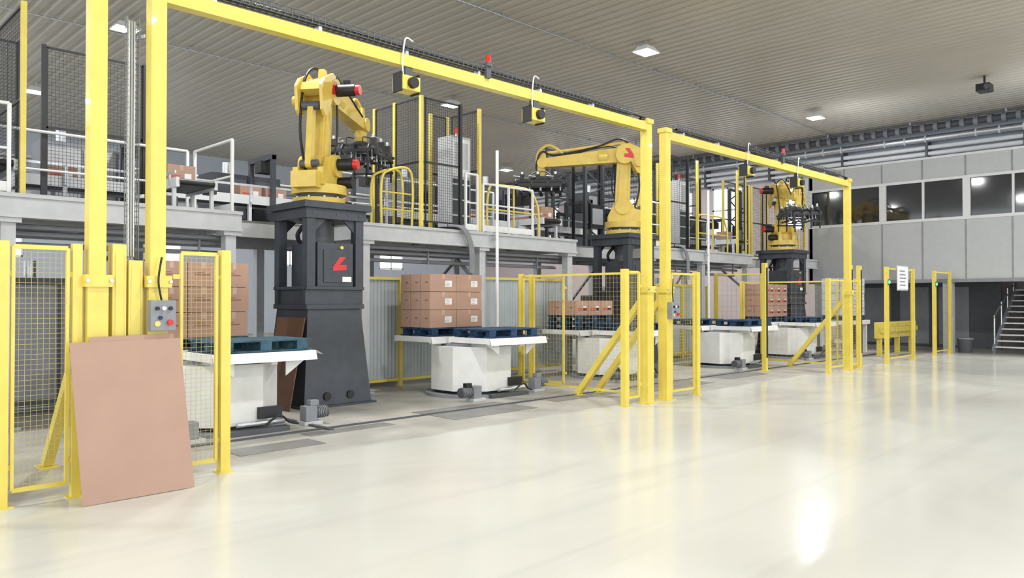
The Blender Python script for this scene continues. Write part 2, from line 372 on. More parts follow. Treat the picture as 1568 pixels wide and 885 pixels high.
q=MB(); q.bx(2.185,2.295,FY-.06,FY+.06,0,2.06,YEL); q.bx(2.17,2.31,FY-.075,FY+.075,0,.02,YEL); q.bx(2.205,2.275,FY-.066,FY-.06,.3,1.98,YEL); q.build('optical_safety_column',.006)
q=MB(); q.bx(2.315,2.43,FY-.05,FY+.07,0,1.93,YEL); q.bx(2.305,2.44,FY-.06,FY+.08,0,.02,YEL); q.bx(2.335,2.41,FY-.056,FY-.05,.3,1.86,YEL); q.build('optical_safety_column',.006)
for xx,yy in ((18.45,FY+.25),(19.0,FY+.25),(16.1,8.15)):
    q=MB(); q.bx(xx-.05,xx+.05,yy-.05,yy+.05,0,2.4,YEL); q.bx(xx-.03,xx+.03,yy-.06,yy-.05,.3,2.3,BLACK); q.bx(xx-.08,xx+.08,yy-.1,yy+.1,0,.02,YEL); q.build('optical_safety_column',.004)
q=MB(); q.bx(20.75,21.45,FY-.07,FY-.05,1.85,2.42,SIGN); q.bx(20.72,21.48,FY-.05,FY-.035,1.82,2.45,ALU)
for k in range(5): q.bx(20.82,21.2+.04*(k%3),FY-.073,FY-.07,2.30-k*.09,2.33-k*.09,MGREY)
q.build('notice_board')
for xx in (20.1,23.8):
    q=MB(); q.cyl((xx,FY-.05,2.02),(xx,FY-.08,2.02),.04,GLED,12); q.bx(xx-.05,xx+.05,FY-.055,FY-.045,1.95,2.09,DGREY); q.build('indicator_light')
q=MB(); q.bx(22.3,25.3,7.9,8.05,.5,.95,YEL); q.bx(22.3,25.3,7.85,7.9,.66,.8,YEL)
for xx in (22.5,23.9,25.1): q.bx(xx-.06,xx+.06,7.92,8.04,0,.5,YEL)
q.build('machine_guard_rail',.01)
def pushbox(xx,z):
    q=MB(); q.bx(xx-.105,xx+.105,FY-.17,FY-.081,z-.13,z+.13,MGREY)
    for i,(dx,dz,m_) in enumerate(((-.055,.06,BLACK),(.0,.06,WHITE),(.055,.06,BLACK),(-.03,-.02,BLUE))):
        q.cyl((xx+dx,FY-.17,z+dz),(xx+dx,FY-.19,z+dz),.017,m_,12)
    q.cyl((xx+.05,FY-.17,z-.06),(xx+.05,FY-.20,z-.06),.024,RED,14); q.cyl((xx-.05,FY-.17,z-.07),(xx-.05,FY-.175,z-.07),.024,YEL,14)
    q.tube([(xx,FY-.12,z+.13),(xx-.03,FY-.13,z+.3),(xx-.0,FY-.12,z+.5)],.01,BLACK,6)
    q.build('push_button_box',.008)
pushbox(2.56,1.46); pushbox(10.44,1.42)

# ---------------------------------------------------------------- leaning cardboard sheets
q=MB()
def sheet(x0,x1,yb,yt,h,th,sk=0):
    d=Vector((0,yt-yb,h)).normalized(); nrm=Vector((0,-d.z,d.y))
    p=[Vector((x0,yb,.003)),Vector((x1,yb+.02,.003)),Vector((x1-.03+sk,yt+.02,h+.01)),Vector((x0-.03+sk,yt,h))]
    q.add([a for a in p]+[a+nrm*th for a in p],[(0,1,2,3),(7,6,5,4),(0,4,5,1),(1,5,6,2),(2,6,7,3),(3,7,4,0)],CARD)
sheet(1.87,2.74,6.54,6.80,1.25,.006); sheet(2.02,2.69,6.57,6.815,1.29,.006)
q.build('cardboard_sheet')

# ---------------------------------------------------------------- pallets, boxes, stands
def pallet(x,y,z,m_=BLUE,name='euro_pallet'):
    q=MB()
    for k,wd in enumerate((.145,.1,.145,.1,.145)):
        yy=y+(0.0725,.2225,.4,.5775,.7275)[k]; q.bx(x,x+1.2,yy-wd/2,yy+wd/2,z+.122,z+.144,m_)
    for xx in (x+.05,x+.5275,x+1.005): q.bx(xx,xx+.145,y,y+.8,z+.1,z+.122,m_)
    for xx in (x+.05,x+.5275,x+1.005):
        for yy in (y,y+.3275,y+.7): q.bx(xx,xx+.145,yy,yy+(.1 if yy!=y+.3275 else .145),z+.022,z+.1,m_)
    for yy,wd in ((y,.1),(y+.3275,.145),(y+.7,.1)): q.bx(x,x+1.2,yy,yy+wd,z,z+.022,m_)
    q.build(name,.003)
def stack(x,y,z,nx,ny,nz,lx=1.2,ly=.8,h=.3,m_=None,lab=True,red=False,name='cardboard_box_stack'):
    q=MB(); m_=m_ or CARD2; bx=lx/nx; by=ly/ny
    for k in range(nz):
        for i in range(nx):
            for j in range(ny):
                a=x+i*bx+.006+random.uniform(-.006,.006); b=y+j*by+.006+random.uniform(-.006,.006); zz=z+k*h
                q.bx(a,a+bx-.012,b,b+by-.012,zz+.002,zz+h-.006,m_)
                q.bx(a+bx/2-.03,a+bx/2+.022,b,b+by-.012,zz+h-.006,zz+h-.0045,TAPE)
                if j==0:
                    q.bx(a+bx/2-.03,a+bx/2+.022,b-.0015,b,zz+h*.72,zz+h-.006,TAPE)
                    if lab:
                        q.bx(a+bx*.55,a+bx*.8,b-.003,b,zz+h*.28,zz+h*.62,LABEL)
                        for t in range(4): q.bx(a+bx*.57,a+bx*(.7+.02*(t%3)),b-.0045,b-.003,zz+h*(.33+t*.07),zz+h*(.35+t*.07),MGREY)
                    if red: q.bx(a+bx*.12,a+bx*.88,b-.003,b,zz+h*.3,zz+h*.5,LABR); 
                    if not lab:
                        q.bx(a+bx*.2,a+bx*.7,b-.003,b,zz+h*.45,zz+h*.5,PRINT); q.bx(a+bx*.2,a+bx*.5,b-.003,b,zz+h*.55,zz+h*.58,PRINT)
                if i==0:
                    q.bx(a-.003,a,b+by*.2,b+by*.45,zz+h*.5,zz+h*.56,PRINT)
    q.bx(x+.03,x+lx-.03,y+.03,y+ly-.03,z,z+nz*h-.012,CARDD)
    return q.build(name)
SD=.97
def stand(cx,cy):
    q=MB(); bcx,bcy=cx+.08,cy-.1
    n=8
    def ring(r,z): return [(bcx+r*math.cos(math.pi/8+k*math.pi/4),bcy+r*math.sin(math.pi/8+k*math.pi/4),z) for k in range(n)]
    vs=ring(.72,.10)+ring(.72,.82)
    q.add(vs,[tuple(range(7,-1,-1)),tuple(range(8,16))]+[(k,(k+1)%8,8+(k+1)%8,8+k) for k in range(8)],OFFW)
    q.cyl((bcx,bcy,0.0),(bcx,bcy,.05),.80,MGREY,32); q.cyl((bcx,bcy,.05),(bcx,bcy,.10),.62,BLACK,32)
    q.cyl((bcx,bcy,.82),(bcx,bcy,.87),.5,MGREY,24)
    for sx in (-.3,.3): q.bx(bcx+sx-.04,bcx+sx+.04,bcy-.9,bcy+.9,.82,.88,OFFW)
    for (x0,x1,y0,y1) in ((cx-.4,cx+.9,cy-1.05,cy-.05),(cx-.7,cx+.6,cy+.05,cy+1.05)):
        q.bx(x0,x1,y0,y0+.05,SD-.10,SD,WHITE); q.bx(x0,x1,y1-.05,y1,SD-.10,SD,WHITE)
        q.bx(x0,x0+.06,y0+.05,y1-.05,SD-.09,SD,WHITE); q.bx(x1-.06,x1,y0+.05,y1-.05,SD-.09,SD,WHITE)
        q.bx(x0+.06,x1-.06,y0+.05,y1-.05,SD-.06,SD-.03,GREY)
        for t in range(9): q.cyl((x0+.12+t*.13,y0+.05,SD-.018),(x0+.12+t*.13,y1-.05,SD-.018),.018,STEEL,8)
        q.taper(x0,x1,y0-.05,y0-.04,SD-.11,x0,x1,y0-.01,y0,SD,WHITE)
        q.taper(x1+.09,x1+.10,y0,y1,SD-.05,x1,x1+.01,y0,y1,SD,WHITE)
        for yy in (y0+.15,y1-.15):
            q.prism([(0,0),(.28,0),(0,-.2)],(x1-.32,yy,SD-.10),(1,0,0),(0,0,1),.02,WHITE)
        q.prism([(0,0),(-.25,0),(0,-.18)],(x0+.3,y0+.1,SD-.10),(1,0,0),(0,0,1),.02,WHITE)
    q.bx(bcx+.2,bcx+.5,bcy-.72,bcy-.66,.16,.30,BLACK)
    q.cyl((bcx-.1,bcy-.76,.12),(bcx+.5,bcy-.76,.12),.03,STEEL,8)
    q.bx(bcx-.3,bcx+.55,bcy-.82,bcy-.70,0,.06,DGREY)
    q.tube([(bcx+.25,bcy-.78,.09),(bcx+.4,bcy-.84,.2),(bcx+.55,bcy-.8,.1),(bcx+.7,bcy-.75,.06)],.014,BLACK,6)
    q.build('pallet_turntable',.006)
    for mx,my in ((bcx-.66,bcy-.82),(bcx+.95,bcy-.60)):
        if mx>16.9 and mx<18.2: continue
        g=MB()
        g.bx(mx-.13,mx+.13,my-.1,my+.1,0,.05,GREY); g.bx(mx-.10,mx+.06,my-.08,my+.08,.05,.24,MGREY)
        g.cyl((mx-.06,my,.15),(mx-.32 if mx<bcx else mx+.24,my,.15),.075,DGREY,16)
        g.bx(mx-.22,mx-.1,my-.03,my+.05,.22,.29,BLACK) if mx<bcx else g.bx(mx-.02,mx+.1,my-.05,my+.05,.24,.31,MGREY)
        for t in range(5):
            xx=(mx-.14-t*.035) if mx<bcx else (mx+.1+t*.025); g.cyl((xx,my,.15),(xx-.008,my,.15),.082,MGREY,14)
        g.build('gear_motor',.005)
ST=[(4.12,9.5),(8.75,9.9),(12.6,9.95),(16.6,9.6),(20.5,9.8)]
for a in ST: stand(*a)
def fr(i): return ST[i][0]-.35,ST[i][1]-.95
def rr(i): return ST[i][0]-.62,ST[i][1]+.18
x,y=fr(0); pallet(x+.05,y,SD,BLUEL); x,y=rr(0); pallet(x+.05,y,SD,BLUEL); stack(x+.05,y,SD+.146,3,2,3,h=.32,lab=False)
x,y=fr(1); pallet(x,y,SD); x,y=rr(1); pallet(x,y,SD); stack(x,y,SD+.146,2,3,3,h=.305)
x,y=fr(2); pallet(x,y,SD); x,y=rr(2); pallet(x,y,SD); pallet(x,y,SD+.15); stack(x,y,SD+.296,3,2,1,h=.30,red=True)
x,y=fr(3); pallet(x,y,SD); x,y=rr(3); pallet(x,y,SD)
x,y=fr(4); pallet(x,y,SD); x,y=rr(4); pallet(x,y,SD); stack(x,y,SD+.146,3,2,3,h=.3,red=True)
q=MB(); q.bx(22.75,24.2,8.85,9.85,.85,.97,WHITE)
for xx in (22.9,24.05):
    for yy in (8.95,9.75): q.bx(xx-.05,xx+.05,yy-.05,yy+.05,0,.85,WHITE)
q.bx(22.9,24.05,9.3,9.4,.3,.4,WHITE); q.build('pallet_roller_table')
pallet(22.85,8.95,.97); stack(22.85,8.95,1.116,4,3,5,h=.22,m_=BOTBL,lab=False,name='shrink_wrapped_carton_stack')

# ---------------------------------------------------------------- robots
LOGO=[(0,0),(.14,.02),(.14,.07),(.07,.07),(.13,.15),(.06,.15),(0,.05)]
def robot(bx,by,ang,reach=1.55,lean=.05,wz=1.72,logo=True):
    q=MB(); q.T=Matrix.Translation((bx,by,0))
    q.bx(-.64,.64,-.64,.64,0,.03,CHAR)
    q.taper(-.58,.58,-.58,.58,.03,-.46,.46,-.46,.46,1.45,CHAR)
    for sx in (-.3,.1): q.cyl((sx+.1,-.60,.16),(sx+.1,-.50,.16),.06,BLACK,14)
    q.bx(-.50,.50,-.50,.50,1.45,1.52,CHAR)
    for s_ in (-1,1):
        q.bx(-.50,.50,s_*.42-.04,s_*.42+.04,1.52,1.74,CHAR); q.bx(s_*.42-.04,s_*.42+.04,-.38,.38,1.52,1.74,CHAR)
        for t_ in (-1,1):
            q.bx(s_*.42-.07,s_*.42+.07,t_*.42-.07,t_*.42+.07,1.74,2.93,CHAR)
            q.cyl((s_*.54,t_*.54,.03),(s_*.54,t_*.54,.07),.03,STEEL,8)
            q.prism([(0,0),(-s_*.2,0),(0,-.2)] if s_>0 else [(0,0),(0,-.2),(.2,0)],(s_*.35,t_*.44,2.80),(1,0,0),(0,0,1),.03,CHAR)
    q.bx(-.50,.50,-.50,.50,1.74,1.79,CHAR)
    q.bx(-.58,.58,-.58,.58,2.95,3.05,CHAR); q.bx(-.52,.52,-.52,.52,2.80,2.95,CHAR)
    for k in range(5): q.cyl((-.4+.2*k,-.52,2.875),(-.4+.2*k,-.53,2.875),.016,DGREY,8)
    q.bx(-.30,.32,-.46,.30,1.79,2.45,CHAR); q.bx(-.2,.22,-.475,-.46,1.85,2.35,CHAR)
    if logo: q.prism([(0,0),(.24,.02),(.24,.1),(.12,.1),(.24,.22),(.12,.22),(0,.06)],(-.05,-.48,2.02),(1,0,0),(0,0,1),.006,RED)
    q.cyl((.1,-.46,2.38),(.1,-.50,2.38),.025,YEL,12); q.bx(.12,.28,-.48,-.46,1.86,1.94,LABEL)
    q.tube([(-.35,-.3,2.8),(-.38,-.35,2.3),(-.36,-.3,1.8)],.03,BLACK,8); q.tube([(-.1,.2,2.8),(-.2,.3,2.6),(-.1,.3,2.4)],.035,BLACK,8)
    q.cyl((0,0,2.45),(0,0,2.8),.2,DGREY,16)
    q.build('robot_pedestal',.008)
    q=MB(); q.T=Matrix.Translation((bx,by,3.05))@Matrix.Rotation(ang,4,'Z')
    S=(0,1,0)
    q.cyl((0,0,0),(0,0,.10),.40,RYEL,28); q.cyl((0,0,.10),(0,0,.16),.34,DGREY,24); q.cyl((0,0,.16),(0,0,.30),.42,RYEL,28)
    for k in range(10):
        t=k*math.pi/5; q.cyl((.37*math.cos(t),.37*math.sin(t),.10),(.37*math.cos(t),.37*math.sin(t),.12),.018,STEEL,6)
    cheek=[(-.42,0),(.36,0),(.36,.16),(.22,.44),(.02,.52),(-.14,.46),(-.24,.30),(-.42,.26)]
    for sy in (-.20,.20): q.prism(cheek,(0,sy,.28),(1,0,0),(0,0,1),.09,RYEL)
    q.bx(-.40,.20,-.18,.18,.28,.50,RYEL); q.bx(-.58,-.38,-.2,.2,.22,.46,RYEL)
    A=Vector((.04,0,.62)); E=Vector((.04+lean,0,1.80))
    q.cyl(A+Vector((0,-.30,0)),A+Vector((0,.30,0)),.17,RYEL,22)
    q.link(A,E,.17,.15,S,.20,RYEL); q.link(A+Vector((0,0,.1)),E-Vector((0,0,.1)),.10,.09,S,.24,RYEL)
    B=Vector((-.36,0,.60)); F=Vector((-.36+lean,0,1.50))
    q.link(B,F,.07,.06,S,.09,RYEL); q.cyl(B-Vector((0,.14,0)),B+Vector((0,.14,0)),.06,DGREY,12)
    q.cyl(F-Vector((0,.14,0)),F+Vector((0,.14,0)),.07,DGREY,12)
    q.cyl(E+Vector((0,-.24,0)),E+Vector((0,.24,0)),.20,RYEL,24)
    sh=[(.16,.20),(-.10,.27),(-.42,.12),(-.54,-.02),(-.50,-.38),(-.40,-.46),(-.28,-.40),(-.12,-.12),(.14,-.16)]
    for sy in (-.20,.20): q.prism(sh,E+Vector((0,sy,0)),(1,0,0),(0,0,1),.05,RYEL)
    q.prism([(-.1,.2),(-.40,.06),(-.46,-.06),(-.3,-.12),(0,0)],E,(1,0,0),(0,0,1),.36,RYEL)
    W=Vector((reach,0,wz))
    q.link(E+Vector((.0,0,.03)),W,.17,.10,S,.24,RYEL,10)
    q.cyl(E+Vector((.38,0,.0)),E+Vector((.58,0,-.01)),.17,RYEL,20)
    q.prism([(-.08,.1),(.14,.12),(.05,.36),(-.05,.36)],E,(1,0,0),(0,0,1),.10,RYEL)
    q.bar(E+Vector((0,.0,.32)),W+Vector((-.02,.0,.24)),.05,.05,RYEL)
    q.prism([(-.12,-.05),(.12,-.08),(.04,.30),(-.06,.30)],W,(1,0,0),(0,0,1),.14,RYEL)
    q.cyl(W+Vector((0,-.15,0)),W+Vector((0,.15,0)),.12,RYEL,18)
    q.cyl(W+Vector((.04,0,-.30)),W+Vector((.04,0,.02)),.11,RYEL,18); q.cyl(W+Vector((.04,0,-.36)),W+Vector((.04,0,-.30)),.14,DGREY,18)
    for c0,dz in ((A+Vector((.0,0,.02)),0),(E+Vector((.0,0,.02)),0)):
        for sg in (-1,):
            q.cyl(c0+Vector((0,sg*.24,0)),c0+Vector((0,sg*.55,0)),.095,BLACK,16); q.cyl(c0+Vector((0,sg*.55,0)),c0+Vector((0,sg*.62,0)),.08,RED,16)
            q.bx(c0.x-.05,c0.x+.05,sg*.42-.06,sg*.42+.06,c0.z+.08,c0.z+.15,BLACK)
    q.cyl(E+Vector((-.30,.22,-.2)),E+Vector((-.30,.34,-.2)),.08,RYEL,14)
    q.cyl((.2,-.24,.38),(.2,-.48,.38),.09,BLACK,14)
    L2=[(a*1.5,b*1.5) for a,b in LOGO]
    q.prism(L2,E+Vector((-.20,.244,-.08)),(1,0,0),(0,0,1),.006,RED)
    q.prism(L2,E+Vector((-.20,-.244,-.08)),(1,0,0),(0,0,1),.006,RED)
    q.tube([(-.2,.12,.5),(-.34,.16,1.1),(-.20,.16,1.9),(.1,.10,2.18),(.6,.08,2.02),(reach-.3,.06,wz+.18),(reach,.10,wz+.26),(reach+.14,.08,wz-.05),(reach+.08,.04,wz-.36)],.022,BLACK,8)
    q.tube([(-.1,-.16,.5),(.24,-.18,1.0),(.22,-.2,1.6),(.12,-.22,2.0),(.5,-.15,2.05),(reach-.2,-.12,wz+.1)],.018,BLACK,8)
    q.tube([(reach-.5,.03,wz+.2),(reach-.15,.02,wz+.42),(reach+.12,0,wz+.2),(reach+.1,-.03,wz-.34)],.028,RYEL,8)
    gz=wz-.42; gx=reach+.04
    q.bx(gx-.25,gx+.25,-.2,.2,gz,gz+.06,BLACK)
    for sy in (-.38,-.13,.13,.38): q.bar((gx-.55,sy,gz-.03),(gx+.55,sy,gz-.03),.05,.06,BLACK)
    for sx in (-.53,-.18,.18,.53): q.bar((gx+sx,-.45,gz-.08),(gx+sx,.45,gz-.08),.045,.05,CHAR)
    for sx in (-.45,-.25,0,.25,.45):
        for sy in (-.3,0,.3):
            q.cyl((gx+sx,sy,gz-.24),(gx+sx,sy,gz-.06),.016,STEEL,8); q.cyl((gx+sx,sy,gz-.29),(gx+sx,sy,gz-.24),.045,BLACK,12,.025)
    for sy in (-.36,.36):
        for sx in (-.35,.05,.4):
            q.cyl((gx+sx,sy,gz+.06),(gx+sx+.2,sy*.8,gz+.10),.03,STEEL,10); q.bx(gx+sx-.05,gx+sx+.05,sy-.05,sy+.05,gz,gz+.12,BLACK)
            q.bx(gx+sx-.02,gx+sx+.03,sy-.02,sy+.02,gz+.12,gz+.18,STEEL)
    for sx in (-.62,.62):
        for sy in (-.36,-.12,.12,.36):
            q.bar((gx+sx*.9,sy,gz-.03),(gx+sx,sy,gz-.12),.03,.03,BLACK); q.bar((gx+sx,sy,gz-.10),(gx+sx*.98,sy,gz-.52),.05,.025,BLACK)
        q.bar((gx+sx,-.40,gz-.14),(gx+sx,.40,gz-.14),.03,.05,BLACK); q.bar((gx+sx,-.40,gz-.34),(gx+sx,.40,gz-.34),.025,.04,BLACK)
    for sy in (-.42,.42): q.bar((gx-.5,sy,gz-.12),(gx+.5,sy,gz-.12),.03,.09,BLACK)
    for k in range(5):
        yy=-.3+.15*k; q.tube([(gx-.3,yy,gz+.06),(gx-.1,yy+.06,gz+.2),(gx+.15,yy-.04,gz+.18),(gx+.3,yy,gz+.03)],.009,BLACK if k%2 else STEEL,6)
    q.build('industrial_robot_arm',.008)
robot(6.35,10.6,math.atan2(1.1,1.55),reach=1.75,lean=.08,wz=1.65)
robot(14.2,10.6,math.atan2(1.4,-1.2),reach=1.85,lean=-.05,wz=1.66)
robot(22.1,10.6,math.atan2(-.75,-.75),reach=1.25,lean=-.2,wz=1.45)

# ---------------------------------------------------------------- mezzanine
EY=10.95
q=MB()
segs=[(-6,5.26),(7.33,12.95),(15.7,20.9),(23.2,25.3)]
for a,b in segs:
    q.bx(a,b,EY,EY+.12,DZ-.28,DZ,GREY); q.bx(a,b,EY-.04,EY+.16,DZ-.05,DZ,GREY); q.bx(a,b,EY-.04,EY+.16,DZ-.30,DZ-.26,GREY)
    q.bx(a,b,EY+.16,12.0,DZ-.05,DZ-.01,DECK)
    q.bx(a,a+.1,EY+.12,12.0,DZ-.28,DZ-.05,GREY); q.bx(b-.1,b,EY+.12,12.0,DZ-.28,DZ-.05,GREY)
    x=a+.6
    while x<b-.3: q.bx(x,x+.08,EY+.12,14.9,DZ-.25,DZ-.05,MGREY); x+=1.3
q.bx(-6,25.3,12.0,15.0,DZ-.05,DZ-.01,DECK); q.bx(-6,25.3,12.0,12.12,DZ-.28,DZ-.05,GREY); q.bx(-6,25.3,14.9,15.0,DZ-.28,DZ,GREY)
for xx in (-3,-.2,2.3,5.12,7.5,10.2,12.8,15.85,18.3,20.75,23.4):
    for yy in (EY+.14,14.85):
        q.bx(xx-.08,xx+.08,yy-.08,yy+.08,0,DZ-.28,GREY); q.bx(xx-.14,xx+.14,yy-.14,yy+.14,0,.02,GREY)
    q.bx(xx-.13,xx+.13,EY+.0,EY+.28,DZ-.36,DZ-.30,GREY)
for xx in (2.3,7.5,10.2,15.85,20.75):
    q.bar((xx,EY+.2,1.9),(xx+.0,EY+1.1,DZ-.28),.06,.06,MGREY); q.bar((xx,14.8,.3),(xx+2.5,14.8,2.5),.06,.06,MGREY)
for a,b in segs:
    for zz,dy in ((2.52,.34),(2.44,.46),(2.3,.54)):
        q.cyl((a+.1,EY+dy,zz),(b-.1,EY+dy,zz),.035,MGREY,8)
    x=a+.3
    while x<b: q.bar((x,EY+.42,2.25),(x,EY+.42,2.72),.03,.03,MGREY); x+=1.5
q.build('steel_mezzanine')
def rail(pts,h=1.1,m_=WHITE,z=DZ,r=.022,name='guard_railing',step=1.4,mid=(.55,),kick=True):
    q=MB()
    for (a,b) in zip(pts[:-1],pts[1:]):
        a=Vector((*a,z));b=Vector((*b,z)); L=(b-a).length; n=max(1,round(L/step)); up=Vector((0,0,1))
        for k in range(n+1): p_=a.lerp(b,k/n); q.bar(p_,p_+up*h,.04,.04,m_)
        q.cyl(a+up*h,b+up*h,r,m_,8)
        for mm in mid: q.cyl(a+up*mm,b+up*mm,r*.8,m_,8)
        if kick: q.bar(a+up*.08,b+up*.08,.01,.12,m_)
    q.build(name)
rail([(-5,12.55),(5.1,12.55)]); rail([(7.6,12.6),(12.0,12.6)]); rail([(15.9,12.6),(21.5,12.6)])
rail([(-5,14.93),(25,14.93)],m_=WHITE)
rail([(5.2,EY+.2),(5.2,12.5)])
rail([(-1.0,EY+.06),(2.3,EY+.06)],step=1.1)
rail([(9.75,EY+.05),(10.05,EY+.05)],h=1.1,step=.6); rail([(10.2,EY+.05),(11.6,EY+.05)],h=.95,step=.7)
rail([(15.8,EY+.05),(16.4,EY+.05)],h=1.1,step=.6)
q=MB(); q.bx(2.12,2.2,EY+.14,EY+.22,DZ,4.95,WHITE); q.bx(1.2,1.28,EY+.14,EY+.22,DZ,4.95,WHITE); q.bx(1.28,2.12,EY+.15,EY+.21,4.87,4.95,WHITE); q.bx(1.28,2.12,EY+.16,EY+.2,4.0,4.05,WHITE); q.build('white_gate_frame')
def loop(x0,x1,y,z=DZ,h=1.0):
    q=MB()
    q.tube([(x0,y,z),(x0,y,z+h*.6),(x0+.08,y,z+h*.95),(x0+.25,y,z+h),(x1-.35,y,z+h),(x1-.1,y,z+h*.8),(x1,y,z+h*.5),(x1,y,z)],.025,YEL,8)
    q.cyl((x0,y,z+.5),(x1,y,z+.5),.02,YEL,8); m_=(x0+x1)/2; q.cyl((m_,y,z),(m_,y,z+h),.02,YEL,8)
    q.build('yellow_handrail')
q=MB(); q.tube([(7.95,EY+.25,DZ),(7.95,EY+.25,DZ+.75),(8.1,EY+.25,DZ+.98),(8.6,EY+.25,DZ+1.0),(8.62,EY+.25,DZ)],.025,YEL,8)
q.tube([(7.95,EY+.55,DZ),(7.95,EY+.55,DZ+.75),(8.1,EY+.55,DZ+.98),(8.6,EY+.55,DZ+1.0),(8.62,EY+.55,DZ)],.025,YEL,8)
for k in range(2): q.cyl((7.95,EY+.25,DZ+.3+.3*k),(8.6,EY+.25,DZ+.3+.3*k),.015,YEL,8)
q.build('yellow_handrail')
loop(10.5,12.0,EY+.25); loop(18.3,19.9,EY+.25); loop(23.4,24.5,EY+.25)
def cage(o,A,posts,ztop=5.3,pm=YEL,name='mesh_cage_panel',fm=BLACK):
    q=MB(); o=Vector((*o,DZ)); A=Vector((*A,0)); L=A.length; h=ztop-DZ; up=Vector((0,0,1))
    for t in posts: q.bar(o+A*t,o+A*t+up*h,.06,.06,pm)
    ts=sorted(set([0,1]+list(posts)))
    for a,b in zip(ts[:-1],ts[1:]):
        p0=o+A*a;p1=o+A*b
        for zz in (.12,h*.5,h-.03): q.bar(p0+up*zz,p1+up*zz,.025,.03,fm)
        for e in (.04/L,-.04/L):
            pp=o+A*((a if e>0 else b)+e); q.bar(pp+up*.12,pp+up*(h-.03),.025,.025,fm)
        q.grid(p0+up*.12,p1-p0,up*(h-.15),.05,.05,.002,BWIRE)
    q.build(name)
for dx in (0,7.9):
    cage((8.7+dx,EY+.08),(0,1.45),(0,.55,1)); 
    cage((8.76+dx,EY+.08),(.88,0),(1,),pm=BLACK); cage((9.70+dx,12.0),(.43,0),(0,1))
    cage((10.13+dx,EY+.08),(0,.85),(0,))
cage((2.45,EY+.08),(0,1.4),(0,)); cage((3.08,12.7),(1.4,0),(0,1),pm=BLACK); cage((1.2,12.8),(1.6,0),(0,1),pm=BLACK); cage((.9,EY+.1),(0,1.3),(0,))
cage((24.6,EY+.1),(0,1.5),(0,1)); cage((20.2,EY+.1),(.45,0),(0,1)); cage((21.6,12.3),(1.6,0),(0,.5,1))
cage((15.75,12.0),(0,.55),(0,1),pm=BLACK); cage((13.9,12.7),(1.0,0),(0,1),pm=BLACK); cage((23.4,12.3),(1.1,0),(0,1)); cage((19.6,12.7),(1.3,0),(0,1),pm=BLACK)
def mast(x,y,w=.7,h=2.3):
    q=MB(); z0=DZ-.01
    for xx in (x,x+w): q.bar((xx,y,z0),(xx,y,z0+h),.08,.08,CHAR)
    k=0; zz=z0+.2
    while zz<z0+h-.3:
        q.bar((x,y,zz),(x+w,y,zz+.35),.03,.03,CHAR) if k%2 else q.bar((x+w,y,zz),(x,y,zz+.35),.03,.03,CHAR); zz+=.35;k+=1
    q.bar((x,y,z0+h),(x+w,y,z0+h),.08,.08,CHAR); q.bx(x+.08,x+w-.08,y-.12,y-.04,z0+.5,z0+1.1,BLACK); q.bx(x+.14,x+w-.14,y-.13,y-.12,z0+.6,z0+1.0,MGREY)
    q.build('lift_mast_frame')
mast(15.0,12.4); mast(15.8,14.2); mast(22.9,12.8); mast(18.7,12.85); mast(11.9,14.1,.6,1.9)
def cab(x,y,z=DZ,h=1.85):
    q=MB(); q.bx(x,x+.5,y,y+.4,z+.1,z+h,GREY); q.bx(x,x+.5,y,y+.4,z,z+.1,BLACK)
    q.bx(x+.04,x+.46,y-.015,y,z+h*.58,z+h-.05,WHITE); q.bx(x+.08,x+.42,y-.02,y-.014,z+h*.66,z+h-.12,GREY)
    q.bx(x+.04,x+.46,y-.012,y,z+.15,z+h*.55,CHAR)
    for k in range(3): q.bx(x+.02,x+.48,y-.02,y-.011,z+.3+k*.3,z+.33+k*.3,ALU)
    q.cyl((x+.3,y+.2,z+h),(x+.3,y+.2,z+h+.1),.025,STEEL,8); q.cyl((x+.3,y+.2,z+h+.1),(x+.3,y+.2,z+h+.2),.035,RLED,12)
    q.build('control_cabinet',.006)
cab(9.60,EY+.3); cab(17.5,EY+.3)
def conv(x,y0,y1,z=DZ,top=.48,w=.62,name='outfeed_conveyor'):
    q=MB(); q.bx(x,x+.05,y0,y1,z+top-.14,z+top,ALU); q.bx(x+w-.05,x+w,y0,y1,z+top-.14,z+top,ALU)
    q.bx(x+.05,x+w-.05,y0+.02,y1-.02,z+top-.10,z+top-.02,BLACK); 
    q.cyl((x+.05,y0+.02,z+top-.06),(x+w-.05,y0+.02,z+top-.06),.045,BLACK,14)
    for yy in (y0+.15,y1-.2):
        for xx in (x+.03,x+w-.03): q.bx(xx-.025,xx+.025,yy-.025,yy+.025,z,z+top-.14,ALU)
    q.bx(x+w+.001,x+w+.12,y0+.3,y0+.55,z+top-.16,z+top-.02,DGREY)
    q.bx(x-.02,x,y0,y1,z+top+.05,z+top+.09,STEEL)
    for yy in (y0+.2,y1-.3): q.bx(x-.02,x,yy,yy+.03,z+top-.1,z+top+.06,STEEL)
    q.build(name)
def onebox(x,y,z,w=.42,d=.3,h=.27,lab=True):
    q=MB(); q.bx(x,x+w,y,y+d,z+.0005,z+h,CARD2); q.bx(x+w/2-.025,x+w/2+.025,y,y+d,z+h,z+h+.001,TAPE); q.bx(x+w/2-.025,x+w/2+.025,y-.001,y,z+h*.7,z+h,TAPE)
    q.bx(x+w*.12,x+w*.45,y-.002,y,z+h*.3,z+h*.42,LABR if lab else PRINT); q.bx(x+w*.6,x+w*.85,y-.002,y,z+h*.25,z+h*.55,LABEL)
    q.build('cardboard_box',.003)
for cx in (4.45,7.3,12.3,20.75,1.85):
    conv(cx,11.35 if cx!=7.3 else 12.02,12.4 if cx!=7.3 else 13.1)
onebox(4.5,11.8,DZ+.461); onebox(7.42,12.1,DZ+.461,.44,.32,.29); onebox(12.4,11.5,DZ+.461,.4,.3,.28); onebox(20.85,11.8,DZ+.461)
